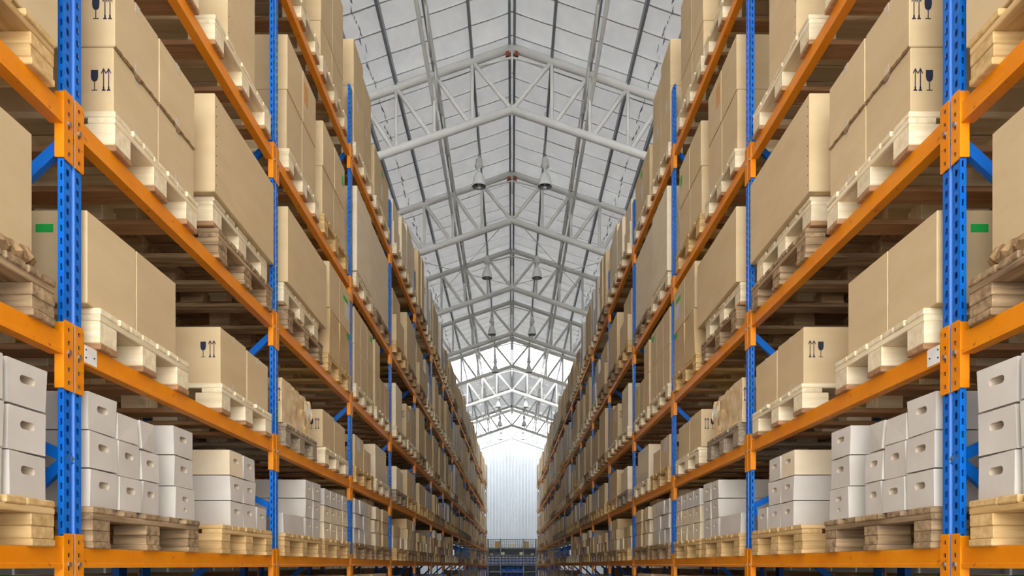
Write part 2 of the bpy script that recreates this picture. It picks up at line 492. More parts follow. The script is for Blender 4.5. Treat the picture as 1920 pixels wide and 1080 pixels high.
for i, yl in enumerate(ys):
    for s in (-1, 1):
        lp = add('pendant_lamp', None, loc=(s * LX, yl, ZC + lamp_z + 0.25))
        place_w = ['over the nearest bays', 'over the nearest bays', 'over the nearest bays'][i] if i < 3 else f'{ORD[i - 3]} pair towards the end wall'
        tag(lp, f'white high-bay pendant lamp with bell reflector, {place_w}', 'lamp', 'pairs of pendant lamps')
        add('reflector', me_r, lp); add('ballast_housing', me_h, lp); add('bulb', me_b, lp); add('cable_gland', me_k, lp)
        c = add('cable', me_c, lp); top = roof_z(LX) + 0.01 - (lamp_z + 0.25)
        c.scale.z = (top - 0.29) / 0.71; c.location.z = 0.29 - 0.29 * c.scale.z

# ------------------------------------------------------------------ rack steelwork
CW, CD = 0.095, 0.020
def perforated(m, pa, pb, z0, z1, fa, fb, pitch, hh, zoff):
    """strip between plan points pa, pb with a row of punched slots between fractions fa..fb"""
    lerp = lambda t: (pa[0] + (pb[0] - pa[0]) * t, pa[1] + (pb[1] - pa[1]) * t)
    q = lambda ta, tb, za, zb: m.quad((*lerp(ta), za), (*lerp(tb), za), (*lerp(tb), zb), (*lerp(ta), zb))
    q(0, fa, z0, z1); q(fb, 1, z0, z1)
    z = z0; c = z0 + zoff
    while c + hh / 2 < z1:
        q(fa, fb, z, c - hh / 2); z = c + hh / 2; c += pitch
    q(fa, fb, z, z1)
def column_mesh():
    m = MB(); h = ZC + ZTOP; g = 0.008
    y = [-CW / 2, -0.010, 0.010, CW / 2]
    perforated(m, (0, y[0]), (0, y[1]), 0, h, 0.36, 0.72, 0.0415, 0.021, 0.03)
    perforated(m, (0, y[2]), (0, y[3]), 0, h, 0.28, 0.64, 0.0415, 0.021, 0.03)
    perforated(m, (-CD, y[0]), (0, y[0]), 0, h, 0.45, 0.72, 0.0415, 0.021, 0.05)
    perforated(m, (-CD, y[3]), (0, y[3]), 0, h, 0.45, 0.72, 0.0415, 0.021, 0.05)
    m.quad((0, y[1], 0), (-g, y[1] + .004, 0), (-g, y[1] + .004, h), (0, y[1], h))
    m.quad((-g, y[1] + .004, 0), (-g, y[2] - .004, 0), (-g, y[2] - .004, h), (-g, y[1] + .004, h))
    m.quad((-g, y[2] - .004, 0), (0, y[2], 0), (0, y[2], h), (-g, y[2] - .004, h))
    m.quad((-CD, y[0], 0), (-CD, y[3], 0), (-CD, y[3], h), (-CD, y[0], h))
    m.quad((-CD, y[0], h), (-CD, y[3], h), (0, y[3], h), (0, y[0], h))
    return m.mesh('column', 'blue', fix=False)
me_col = column_mesh()
m = MB(); m.box(-CD - 0.04, 0.03, -0.075, 0.075, 0, 0.008); me_foot = m.mesh('foot_plate', 'zinc')
fz = [0.24, 0.96, 1.76, 2.5]; rz_ = [-0.22, 0.48, 1.26, 2.02, 2.83]
front_nodes = [ZC + k_ * X0 for k_ in fz] ; rear_nodes = [ZC + k_ * X0 for k_ in rz_]
braces = []
for i, zf in enumerate(front_nodes):
    for zr in ((rear_nodes[i], rear_nodes[i + 1]) if i == 0 else (rear_nodes[i],)):
        mb = MB()
        d = Vector((-(RD - 2 * CD), 0, zr - zf)); L_ = d.length; d.normalize(); nrm = Vector((-d.z, 0, d.x)) * 0.018
        a0 = Vector((-CD * 0.6, 0, zf)); b0 = a0 + d * L_
        mb.prism([a0 - nrm + Vector((0, -.012, 0)), b0 - nrm + Vector((0, -.012, 0)), b0 + nrm + Vector((0, -.012, 0)), a0 + nrm + Vector((0, -.012, 0))], (0, 0.024, 0))
        braces.append(mb.mesh('diagonal_brace', 'blue'))
mb = MB(); mb.tube((0, -0.016, 0), (0, 0.016, 0), 0.012, 8); me_bolt = mb.mesh('brace_bolt', 'zinc')
def post_words(i):
    if i == 0: return 'one post before the white beam plate'
    if i == 1: return 'the post beside the white beam plate'
    if i == 2: return 'the post beside the torn carton'
    return f'{NUM[i - 2]} post{"s" if i > 3 else ""} past the torn carton'
for i in range(NB + 1):
    fr = add('upright_frame', None, loc=place(U[i], 0, -ZC), rz=ROT)
    tag(fr, f'blue perforated steel upright frame, {post_words(i)}', 'rack frame', f'upright frame pair {i}')
    add('column', me_col, fr); c = add('column', me_col, fr, (-RD, 0, 0)); c.scale.x = -1
    add('foot_plate', me_foot, fr); c = add('foot_plate', me_foot, fr, (-RD, 0, 0)); c.scale.x = -1
    for b in braces:
        add('diagonal_brace', b, fr)
    for zf in front_nodes:
        add('brace_bolt', me_bolt, fr, (-CD * 0.6, 0, zf))
    LEFT.append(fr)

def connector_mesh(sgn):
    """L-shaped end plate; sgn=+1: at the near end of a beam, -1: at the far end. y measured from the post centre"""
    m = MB(); z0, z1 = -BH - 0.112, 0.045
    ya, yb = sgn * 0.006, sgn * (CW / 2 + 0.003)
    perforated(m, (0.005, ya), (0.005, yb), z0, z1, 0.36, 0.62, 0.043, 0.014, 0.025)
    perforated(m, (0.0015, ya), (0.0015, yb), z0, z1, 0.36, 0.62, 0.043, 0.014, 0.025)
    m.quad((0.005, ya, z0), (0.0015, ya, z0), (0.0015, ya, z1), (0.005, ya, z1))
    m.box(-0.026, 0.005, min(yb, yb + sgn * 0.004), max(yb, yb + sgn * 0.004), z0 + 0.004, z1 - 0.008)
    return m.mesh('end_connector', 'orange', fix=False)
me_con = {1: connector_mesh(1), -1: connector_mesh(-1)}
mb = MB(); mb.tube((0.004, 0, 0), (0.010, 0, 0), 0.008, 10); me_pin = mb.mesh('lock_pin', 'zinc')
blen = BAY - CW - 0.014
def beam_mesh():
    m = MB(); y0, y1 = 0, blen
    prof = [(-0.001, 0), (-0.001, -BH + 0.017), (0.0015, -BH + 0.014), (0.0015, -BH), (-BD, -BH), (-BD, -0.018), (-BD + 0.012, -0.018), (-BD + 0.012, 0)]
    m.prism([(x, y0, z) for x, z in prof], (0, y1 - y0, 0))
    return m.mesh('beam_bar', 'orange')
me_beam = beam_mesh()
def make_beam(b, lvl, rear=False):
    o = add('rack_beam', None, loc=place(U[b] + (RD * 0 if not rear else 0), -RD if rear else 0, ZB[lvl]), rz=ROT)
    if rear: o.scale.x = -1
    tag(o, f'orange {"rear" if rear else "front"} rack beam, beam level {LEVEL_WORD[lvl]}, {bay_words(b)}', 'rack beam', f'{"rear" if rear else "front"} beam pair level {lvl} bay {b}')
    add('beam_bar', me_beam, o, (0, CW / 2 + 0.007, 0))
    for s, y in ((1, 0), (-1, BAY)):
        c = add('end_connector', me_con[s], o, (0, y, 0))
        if not rear and b < 6:
            add('lock_pin', me_pin, c, (0, s * 0.028, -0.055))
    if b == 1 and lvl == 2 and not rear:
        m = MB(); m.box(0.002, 0.004, 0, 0.072, -0.062, -0.003)
        wp = add('white_plate', m.mesh('white_plate', 'white_plate'), o, (0, CW / 2 + 0.014, 0))
        wp['label'] = 'white metal plate screwed to the beam'
        for yy, zz in ((0.006, -0.018), (0.006, -0.045), (0.055, -0.035)):
            m = MB(); m.tube((0.003, yy, zz), (0.006, yy, zz), 0.003, 8); add('screw', m.mesh('screw', 'ink'), wp)
    if not rear: LEFT.append(o)
    return o
for b in range(NB):
    for lvl in range(1, 6):
        make_beam(b, lvl)

def rear_beam(b, lvl):
    # rear beams: mirrored in depth, so built as one mesh of their own
    o = add('rack_beam', me_rear, loc=place(U[b], -RD, ZB[lvl]), rz=ROT)
    tag(o, f'orange rear rack beam, beam level {LEVEL_WORD[lvl]}, {bay_words(b)}', 'rack beam', f'rear beam pair level {lvl} bay {b}')
    LEFT.append(o)
m = MB(); m.box(0, BD, CW / 2, BAY - CW / 2, -BH, 0)
for ya, yb in ((0.005, CW / 2 + .004), (BAY - CW / 2 - .004, BAY - 0.005)):
    m.box(-0.005, 0.0, ya, yb, -BH - 0.11, 0.045)
me_rear = m.mesh('rear_beam', 'orange')
for b in range(0, 6):
    for lvl in range(1, 6):
        rear_beam(b, lvl)

# ------------------------------------------------------------------ pallets
PD = 0.86                 # pallet depth into the rack
PAL_N = [0]
def pallet_boards(W, kind, seed):
    """(name, loc, mesh) of a pallet: 7 boards into the rack, 3 cross boards, 9 blocks, 3 bottom boards"""
    r = random.Random(seed)
    mx, my = kind + '_x', kind + '_y'
    blk = 'chip' if kind == 'grey' and seed % 2 == 0 else mx
    out = []
    ws = [0.132, 0.085, 0.095, 0.12, 0.095, 0.085, 0.132] if seed % 3 else [0.145, 0.10, 0.145, 0.10, 0.145]
    gap = (W - sum(ws)) / (len(ws) - 1)
    if gap < 0.008:
        k = (W - 0.012 * (len(ws) - 1)) / sum(ws); ws = [w * k for w in ws]; gap = 0.012
    y = -W / 2
    for w in ws:
        out.append(('top_board', (r.uniform(-0.004, 0.004), y + w / 2, 0.120), bev_box(PD, w, 0.022 + r.choice((0, 0.001, 0.002)), mx, 0.004, 'top_board')))
        y += w + gap
    for x in (0, -(PD - 0.1) / 2, -(PD - 0.1)):
        out.append(('cross_board', (x - 0.002, 0, 0.098), bev_box(0.1, W, 0.022, my, 0.003, 'cross_board')))
    for yy in (-W / 2 + 0.056, 0, W / 2 - 0.056):
        for x in (0, -(PD - 0.13) / 2, -(PD - 0.13)):
            if kind in ('aged', 'honey') and x == 0:
                out.append(('block', (x - 0.003, yy, 0.0605), bev_box(0.13, 0.112, 0.0375, blk, 0.003, 'block')))
                out.append(('block', (x - 0.002 - r.uniform(0, .003), yy, 0.022), bev_box(0.13, 0.112, 0.038, blk, 0.003, 'block')))
            else:
                out.append(('block', (x - 0.003, yy, 0.022), bev_box(0.13, 0.112, 0.076, blk, 0.003, 'block')))
        out.append(('bottom_board', (0, yy, 0), bev_box(PD, 0.112, 0.022, 'red_end' if kind == 'new' else mx, 0.003, 'bottom_board')))
    return out
_flat = {}
def pallet_flat(W, kind, seed):
    key = (round(W, 2), kind)
    if key not in _flat:
        m = MB()
        W = key[0]
        for i in range(7):
            y = -W / 2 + (W - 0.1) * i / 6; m.box(-PD, 0, y, y + 0.1, 0.12, 0.144)
        for x in (0, -(PD - 0.1) / 2, -(PD - 0.1)): m.box(x - 0.1, x - 0.002, -W / 2, W / 2, 0.098, 0.12)
        for yy in (-W / 2 + 0.056, 0, W / 2 - 0.056):
            for x in (0, -(PD - 0.13) / 2, -(PD - 0.13)): m.box(x - 0.13, x - 0.003, yy - 0.056, yy + 0.056, 0.022, 0.098)
            m.box(-PD, 0, yy - 0.056, yy + 0.056, 0, 0.022)
        _flat[key] = m.mesh('pallet', kind + '_x')
    return _flat[key]

KIND_WORD = {'new': 'pale new', 'honey': 'honey-coloured', 'aged': 'aged brown', 'grey': 'weathered grey'}
NEAR_PARTS = 4            # pallets up to this bay show their boards
PALLET_IND = 12
far_pal, far_box = MB(), MB()
def stuff_box(m, u0, u1, a0, a1, z0, z1, mi):
    for s in (1, -1):
        n = len(m.v); m.box(0, 1, 0, 1, 0, 1, mi)
        for k in range(n, n + 8):
            x, y, z = m.v[k]
            p = place(u0 + (u1 - u0) * y, a0 + (a1 - a0) * x, z0 + (z1 - z0) * z)
            m.v[k] = (p[0] * s, p[1], p[2])

def pallet(b, lvl, u0, u1, kind, nth, a=0.02, zoff=0.0, upper=False):
    W = round(u1 - u0, 2); uc = (u0 + u1) / 2
    z = (ZB[lvl] if lvl else -ZC) + zoff
    PAL_N[0] += 1; seed = PAL_N[0]
    if b > PALLET_IND:
        ki = list(WOODS).index(kind)
        for i in range(5):
            y = u0 + (W - 0.12) * i / 4; stuff_box(far_pal, y, y + 0.12, a - PD, a, z + 0.12, z + PH, ki)
        for i in range(3):
            y = u0 + (W - 0.112) * i / 2
            stuff_box(far_pal, y, y + 0.112, a - PD, a - 0.004, z, z + 0.022, ki); stuff_box(far_pal, y, y + 0.112, a - 0.13, a - 0.003, z + 0.022, z + 0.12, ki)
        stuff_box(far_pal, u0, u1, a - 0.1, a - 0.002, z + 0.098, z + 0.12, ki)
        return
    lv = f'beam level {LEVEL_WORD[lvl]}' if lvl else 'on the floor'
    which = 'upper of two stacked' if upper else f'{ORD[nth]} towards end wall'
    lab = f'{KIND_WORD[kind]} wooden pallet, {which}, {lv}, {bay_words(b)}'
    grp = f'pallet pair {b} {lvl} {nth} {int(upper)}'
    jit = random.Random(seed * 13).uniform(-0.006, 0.006)
    if b <= NEAR_PARTS and lvl:
        o = add('wooden_pallet', None, loc=place(uc, a, z), rz=ROT + jit)
        for n, l, me in pallet_boards(W, kind, seed):
            add(n, me, o, l)
    else:
        o = add('wooden_pallet', pallet_flat(W, kind, seed), loc=place(uc, a, z), rz=ROT)
    tag(o, lab, 'pallet', grp)
    LEFT.append(o)

# ------------------------------------------------------------------ cartons
def jitter_box(dx, dy, dz, mat, r, j):
    m = MB(); m.box(-dx, 0, -dy / 2, dy / 2, 0, dz)
    m.v = [(x + (r.uniform(-j, j) if x == 0 else 0), y + r.uniform(-j, 0) * (1 if y > 0 else -1), z - (r.uniform(0, j) if z > 0 else 0)) for x, y, z in m.v]
    me = m.mesh('carton', mat)
    bm = bmesh.new(); bm.from_mesh(me)
    bmesh.ops.bevel(bm, geom=bm.edges[:], offset=0.0022, segments=1, affect='EDGES')
    bm.to_mesh(me); bm.free()
    return me

def handle_box(dx, dy, dz, mat, r, slots, j=0.004):
    """carton whose aisle end has cut hand holes (slots: list of (cy, cz, half width, half height))"""
    m = MB()
    c = {}
    for y in (-1, 1):
        for z in (0, 1):
            c[(y, z)] = Vector((r.uniform(-j, j), y * dy / 2 - y * r.uniform(0, j), z * dz - z * r.uniform(0, j)))
    bk = {(y, z): Vector((-dx, y * dy / 2 - y * 0.002, z * dz)) for y in (-1, 1) for z in (0, 1)}
    P = lambda ty, tz: (c[(-1, 0)] * (1 - ty) + c[(1, 0)] * ty) * (1 - tz) + (c[(-1, 1)] * (1 - ty) + c[(1, 1)] * ty) * tz
    m.quad(c[(-1, 0)], bk[(-1, 0)], bk[(-1, 1)], c[(-1, 1)])
    m.quad(c[(1, 0)], c[(1, 1)], bk[(1, 1)], bk[(1, 0)])
    m.quad(c[(-1, 1)], bk[(-1, 1)], bk[(1, 1)], c[(1, 1)])
    m.quad(c[(-1, 0)], c[(1, 0)], bk[(1, 0)], bk[(-1, 0)])
    m.quad(bk[(-1, 0)], bk[(1, 0)], bk[(1, 1)], bk[(-1, 1)])
    slots = sorted(slots, key=lambda s: s[1])
    cuts = [0.0] + [(slots[i][1] + slots[i + 1][1]) / 2 / dz for i in range(len(slots) - 1)] + [1.0]
    for i, (cy, cz, hw, hh) in enumerate(slots):
        za, zb = cuts[i], cuts[i + 1]
        n = 5; sl = []          # stadium outline, starting at lower left corner region, 4 arcs
        for (sy, sz, a0) in ((-1, -1, math.pi), (1, -1, 1.5 * math.pi), (1, 1, 0), (-1, 1, 0.5 * math.pi)):
            rr = min(hw, hh) * 0.98
            for k in range(n):
                a = a0 + k / (n - 1) * math.pi / 2
                sl.append((cy + sy * (hw - rr) + rr * math.cos(a), cz + sz * (hh - rr) + rr * math.sin(a)))
        # outer ring with the same count
        oc = [(0, za), (1, za), (1, zb), (0, zb)]
        outer = []
        for q in range(4):
            outer.append((oc[q], q))
        N = len(sl)
        toP = lambda yz: P(yz[0] / dy + 0.5, yz[1] / dz)
        base = len(m.v)
        m.v += [tuple(toP(s)) for s in sl]
        m.v += [tuple(P(*p)) for p in oc]
        m.v += [tuple(toP(s) + Vector((-0.045, 0, 0.006))) for s in sl]
        co = base + N; rec = base + N + 4
        for q in range(4):
            for k in range(n - 1):
                m.f.append((base + q * n + k, base + q * n + k + 1, co + q)); m.mi.append(0)
            nq = (q + 1) % 4
            m.f.append((base + q * n + n - 1, base + nq * n, co + nq, co + q)); m.mi.append(0)
        for k in range(N):
            k2 = (k + 1) % N
            m.f.append((base + k, base + k2, rec + k2, rec + k)); m.mi.append(1)
        m.f.append(tuple(rec + k for k in range(N))); m.mi.append(1)
    return m.mesh('hand_hole_carton', [mat, 'slot_board'])

def symbol_glass():
    m = MB(); t = (0, -0.0008, 0)
    bowl = [(-0.014, 0, 0.086), (0.014, 0, 0.086), (0.0145, 0, 0.062), (0.012, 0, 0.048), (0.006, 0, 0.041), (-0.006, 0, 0.041), (-0.012, 0, 0.048), (-0.0145, 0, 0.062)]
    m.prism(bowl, t)
    m.prism([(-0.0016, 0, 0.041), (0.0016, 0, 0.041), (0.0016, 0, 0.008), (-0.0016, 0, 0.008)], t)
    m.prism([(-0.011, 0, 0.005), (0.011, 0, 0.005), (0.011, 0, 0.008), (-0.011, 0, 0.008)], t)
    return m.mesh('fragile_glass_symbol', 'ink')
def symbol_arrows():
    m = MB(); t = (0, -0.0008, 0)
    for cx in (0, 0.020):
        m.prism([(cx - 0.0018, 0, 0.012), (cx + 0.0018, 0, 0.012), (cx + 0.0018, 0, 0.085), (cx - 0.0018, 0, 0.085)], t)
        for s in (-1, 1):
            m.prism([(cx, 0, 0.094), (cx, 0, 0.086), (cx + s * 0.0085, 0, 0.070), (cx + s * 0.0095, 0, 0.076)], t)
        m.prism([(cx - 0.007, 0, 0.004), (cx + 0.007, 0, 0.004), (cx + 0.007, 0, 0.009), (cx - 0.007, 0, 0.009)], t)
        m.prism([(cx - 0.003, 0, 0.009), (cx + 0.003, 0, 0.009), (cx + 0.003, 0, 0.02), (cx - 0.003, 0, 0.02)], t)
    return m.mesh('this_way_up_symbol', 'ink')
ME_GLASS, ME_ARROWS = symbol_glass(), symbol_arrows()
m = MB(); m.box(0, 0.0012, -0.5, 0.5, -0.5, 0.5); ME_PATCH = {k: m.mesh('patch_' + k, k) for k in ('tape', 'green', 'label', 'stain')}
m = MB(); m.box(-0.5, 0.5, -0.0012, 0, -0.5, 0.5); ME_PATCH_S = {k: m.mesh('side_patch_' + k, k) for k in ('green', 'label')}
m = MB(); m.tube((0, 0, 0), (0.002, 0, 0), 0.0035, 6); ME_RIVET = m.mesh('staple', 'ink')

COUNT = {'cardboard_box': 0, 'hand_hole_box': 0, 'packing_carton': 0}
BASE = lambda lvl, n=1: (ZB[lvl] if lvl else -ZC) + n * PH
MATI = ['kraft', 'tan', 'pale', 'white']
DESC = {'kraft': 'brown', 'tan': 'dark tan', 'pale': 'pale beige', 'white': 'greyish white'}
CAP = 150
def carton(b, lvl, u0, u1, z, h, depth=0.62, a=0.0, mat='kraft', kind='cardboard_box', row='only', stack=0,
           symbols=None, patches=(), slots=None, jit=0.0, rivets=False, extra=None, desc=None, sidepatch=(), obj_mesh=None):
    w = u1 - u0 - 0.004; uc = (u0 + u1) / 2
    if COUNT[kind] >= CAP:
        stuff_box(far_box, u0 + 0.002, u1 - 0.002, a - depth, a, z, z + h - 0.002, MATI.index(mat)); return None
    COUNT[kind] += 1
    r = random.Random(COUNT[kind] * 31 + b * 7 + lvl)
    if obj_mesh: me = obj_mesh
    elif slots is not None: me = handle_box(depth, w, h - 0.003, mat, r, slots, 0.005)
    elif jit: me = jitter_box(depth, w, h - 0.003, mat, r, jit)
    else: me = bev_box(depth, w, h - 0.002, mat, 0.003, 'carton')
    o = add(kind, me, loc=place(uc, a, z), rz=ROT + r.uniform(-1, 1) * (0.012 if jit or slots is not None else 0.004))
    d = desc or {'cardboard_box': f'{DESC[mat]} carton', 'hand_hole_box': f'{DESC[mat]} hand-hole carton', 'packing_carton': f'small {DESC[mat]} carton'}[kind]
    pos = {'only': f'{ORD[stack]} load', 'bottom': f'bottom of {ORD[stack]} stack', 'middle': f'middle of {ORD[stack]} stack', 'top': f'top of {ORD[stack]} stack', 'behind': f'behind {ORD[stack]} stack'}[row]
    lv = f'beam level {LEVEL_WORD[lvl]}' if lvl else 'on the floor'
    tag(o, f'{d}, {pos}, {lv}, {bay_words(b)}', 'carton', f'carton pair {b} {lvl} {stack} {row}')
    if symbols:
        sx, sz, s = symbols                       # distance behind the front edge, height fraction, size
        yy = -w / 2 - 0.0002
        g = add('fragile_glass_symbol', ME_GLASS, o, (-sx - 0.036 * s, yy, sz * h - 0.045 * s)); g.scale = (s, 1, s)
        g = add('this_way_up_symbol', ME_ARROWS, o, (-sx, yy, sz * h - 0.045 * s)); g.scale = (s, 1, s)
    for (pk, fy, fz_, pw, ph) in patches:         # on the aisle face
        p = add({'tape': 'tape_strip', 'green': 'green_tag', 'label': 'shipping_label', 'stain': 'orange_stain'}[pk], ME_PATCH[pk], o, (-0.0003, (fy - 0.5) * w, fz_ * h)); p.scale = (1, pw, ph)
    for (pk, fx, fz_, pw, ph) in sidepatch:
        p = add({'green': 'green_tag', 'label': 'shipping_label'}[pk], ME_PATCH_S[pk], o, (-fx, -w / 2 + 0.0003, fz_ * h)); p.scale = (pw, 1, ph)
    if rivets:
        for k in range(9):
            add('staple', ME_RIVET, o, (-0.001, -w / 2 + 0.018, h * (0.08 + 0.1 * k)))
    LEFT.append(o)
    return o

ROW = {1: ['only'], 2: ['bottom', 'top'], 3: ['bottom', 'middle', 'top']}
def slot1(w, h, r=None): return [(0.0, h * 0.60, min(0.033, w * 0.2), 0.0125)]
TAPE2 = (('tape', 0.5, 0.93, 0.035, 0.035), ('tape', 0.5, 0.07, 0.035, 0.035))
rng = random.Random(5)

# ---- bay 0 (only its last stretch is in view) -------------------------------------
pallet(0, 1, 1.50, 2.315, 'honey', 1)
for s_, (ua, ub) in enumerate(((1.56, 1.74), (1.745, 1.925), (1.93, 2.11), (2.125, 2.30))):
    for k in range(3):
        carton(0, 1, ua, ub, BASE(1) + k * 0.135, 0.135, 0.5, 0.0, 'white', 'hand_hole_box', ROW[3][k], s_, slots=slot1(ub - ua, 0.135), jit=0.004)
pallet(0, 2, 1.50, 2.318, 'aged', 1); carton(0, 2, 1.52, 2.235, BASE(2), 0.41, 0.6, 0.0, 'kraft', row='only', stack=1)
rag = LEFT[-1]; r = random.Random(8); m = MB(); prev = None
for i in range(41):
    y = -0.355 + 0.71 * i / 40
    cur = [(0.001, y, 0.05 + r.uniform(-0.012, 0.012)), (0.010 + r.uniform(0, 0.012), y, 0.022 + r.uniform(-0.01, 0.01)), (0.004, y, r.uniform(0.0, 0.008))]
    if prev: m.quad(prev[0], cur[0], cur[1], prev[1]); m.quad(prev[1], cur[1], cur[2], prev[2])
    prev = cur
f_ = add('frayed_lower_edge', m.mesh('frayed_lower_edge', 'crush'), rag); f_['label'] = 'frayed brown lower edge of the carton'
pallet(0, 3, 1.50, 2.31, 'honey', 1); carton(0, 3, 1.50, 2.345, BASE(3), 0.55, 0.6, 0.01, 'kraft', row='only', stack=1)
pallet(0, 4, 1.50, 2.31, 'new', 1); carton(0, 4, 1.50, 2.31, BASE(4), 0.7, 0.6, 0.0, 'kraft', row='only', stack=1)
for lvl in (1, 2, 3, 4):
    pallet(0, lvl, 0.50, 1.32, 'new', 0); carton(0, lvl, 0.52, 1.30, BASE(lvl), 0.36, 0.6, 0.0, 'kraft', row='only', stack=0)

# ---- bay 1 -----------------------------------------------------------------------
# level one: hand-hole cartons
pallet(1, 1, 2.52, 3.36, 'aged', 0)
hh = [[0.133, 0.130, 0.135], [0.128, 0.131, 0.105], [0.131, 0.121, 0.118], [0.138, 0.134, 0.128]]
us = [(2.528, 2.705), (2.712, 2.868), (2.876, 3.02), (3.155, 3.345)]
for s_, (ua, ub) in enumerate(us):
    z = BASE(1)
    for k in range(3):
        h = hh[s_][k]; w = ub - ua
        sl = slot1(w, h)
        if s_ == 3 and k == 0: sl = [(0.0, h * 0.63, 0.027, 0.011), (0.0, h * 0.28, 0.014, 0.010)]
        if s_ in (1, 2) and k == 2:
            carton(1, 1, ua, ub - 0.008, z, h, 0.4, -0.004, 'white', 'hand_hole_box', 'top', s_, jit=0.008, desc='plain greyish white carton' if s_ == 1 else 'crumpled white carton')
        else:
            carton(1, 1, ua, ub, z, h, 0.5, 0.004 - 0.003 * k, 'white', 'hand_hole_box', ROW[3][k], s_, slots=sl, jit=0.004)
        z += h
pallet(1, 1, 3.62, 4.37, 'honey', 1)
for s_, (ua, ub) in enumerate(((3.77, 3.945), (3.95, 4.14))):
    for k in range(3):
        carton(1, 1, ua, ub, BASE(1) + k * 0.130, 0.130, 0.62, 0.0, 'pale' if (s_ == 0 and k == 2) else 'white', 'hand_hole_box', ROW[3][k], s_ + 4, slots=slot1(ub - ua, 0.13), jit=0.003)
carton(1, 1, 4.15, 4.33, BASE(1), 0.13, 0.30, 0.0, 'white', 'hand_hole_box', 'bottom', 6, slots=slot1(0.18, 0.13))
for k in range(3):
    carton(1, 1, 4.16, 4.40, BASE(1) + k * 0.135, 0.135, 0.3, -0.32, 'white', 'hand_hole_box', ROW[3][k], 7, jit=0.004, desc='plain greyish white carton')
# level two
pallet(1, 2, 2.56, 3.26, 'new', 0)
carton(1, 2, 2.515, 2.838, BASE(2), 0.318, 0.62, 0.0, 'kraft', row='only', stack=0, sidepatch=(('green', 0.145, 0.80, 0.06, 0.028),))
carton(1, 2, 2.842, 3.175, BASE(2), 0.318, 0.62, 0.0, 'kraft', row='only', stack=1)
pallet(1, 2, 3.62, 4.36, 'new', 1)
carton(1, 2, 3.645, 3.995, BASE(2), 0.285, 0.62, 0.0, 'kraft', row='only', stack=2, symbols=(0.05, 0.6, 0.95), patches=TAPE2)
carton(1, 2, 4.005, 4.345, BASE(2), 0.275, 0.62, 0.0, 'kraft', row='only', stack=3, patches=TAPE2)
# level three
pallet(1, 3, 2.66, 3.34, 'new', 0)
for s_, (ua, ub) in enumerate(((2.68, 3.01), (3.015, 3.35))):
    carton(1, 3, ua, ub, BASE(3), 0.245, 0.62, 0.0, 'kraft', row='bottom', stack=s_, symbols=(0.035, 0.50, 0.92) if s_ == 0 else None, patches=TAPE2)
    carton(1, 3, ua, ub, BASE(3) + 0.245, 0.272, 0.62, 0.004, 'kraft', row='top', stack=s_, symbols=(0.035, 0.50, 0.92) if s_ == 0 else None, patches=TAPE2)
for c_ in [o for o in LEFT if o.get('group') in ('carton pair 1 3 0 top', 'carton pair 1 3 1 top')]:
    r = random.Random(4); m = MB(); n = 22; w = 0.326; prev = None
    for i in range(n + 1):
        y = -w / 2 + w * i / n; c0 = abs(i - n * 0.5) / n
        up, dn, out = 0.004 + r.uniform(0, 0.004), -0.005 - r.uniform(0, 0.004) - (0.012 if abs(c0) < 0.05 else 0), 0.004 + r.uniform(0, 0.005)
        cur = [(0.0, y, up), (out, y, (up + dn) / 2), (0.0, y, dn)]
        if prev:
            m.quad(prev[0], cur[0], cur[1], prev[1]); m.quad(prev[1], cur[1], cur[2], prev[2])
        prev = cur
    f_ = add('crushed_flap', m.mesh('crushed_flap', 'crush'), c_)
    f_['label'] = 'crushed dark cardboard edge along the seam'
pallet(1, 3, 3.58, 4.37, 'aged', 1)
pallet(1, 3, 3.56, 4.34, 'new', 1, a=0.0, zoff=PH, upper=True)
carton(1, 3, 3.52, 4.385, BASE(3, 2), 0.47, 0.62, 0.022, 'kraft', row='only', stack=2, rivets=True, desc='long stapled brown carton')
# level four
pallet(1, 4, 2.55, 3.36, 'new', 0)
carton(1, 4, 2.57, 3.30, BASE(4), 0.70, 0.62, 0.0, 'kraft', row='only', stack=0)
pallet(1, 4, 3.54, 4.34, 'new', 1)
carton(1, 4, 3.735, 4.13, BASE(4), 0.80, 0.62, 0.0, 'kraft', row='only', stack=1, rivets=True, desc='tall stapled brown carton')
pallet(1, 5, 2.6, 3.4, 'new', 0); carton(1, 5, 2.62, 3.38, BASE(5), 0.8, 0.62, 0.0, 'kraft', row='only', stack=0)
pallet(1, 5, 3.55, 4.35, 'new', 1); carton(1, 5, 3.57, 4.33, BASE(5), 0.8, 0.62, 0.0, 'kraft', row='only', stack=1)

# ---- bay 2 -----------------------------------------------------------------------
K2 = lambda x: 0.975 * F_PX * 1.45 / (970.0 - x)
pallet(2, 1, 4.60, 5.48, 'honey', 0)
carton(2, 1, 4.63, 5.06, BASE(1), 0.133, 0.32, 0.0, 'white', 'hand_hole_box', 'bottom', 0, jit=0.004, desc='long low greyish white carton')
for k in range(2):
    carton(2, 1, 4.66, 5.02, BASE(1) + k * 0.16, 0.158, 0.3, -0.33, 'white', 'hand_hole_box', ROW[2][k], 1, jit=0.004, desc='plain greyish white carton')
for s_, (ua, ub) in enumerate(((5.11, 5.295), (5.30, 5.49))):
    for k in range(3):
        carton(2, 1, ua, ub, BASE(1) + k * 0.132, 0.132, 0.55, 0.0, 'white', 'hand_hole_box', ROW[3][k], s_ + 2, slots=slot1(ub - ua, 0.132), jit=0.004)
pallet(2, 1, 5.56, 6.40, 'honey', 1)
for s_ in range(4):
    ua = 5.60 + s_ * 0.198
    for k in range(3):
        carton(2, 1, ua, ua + 0.19, BASE(1) + k * 0.128, 0.128, 0.5, 0.0, 'white' if k == 2 else 'pale', 'hand_hole_box', ROW[3][k], s_ + 4, slots=slot1(0.19, 0.128), jit=0.005)

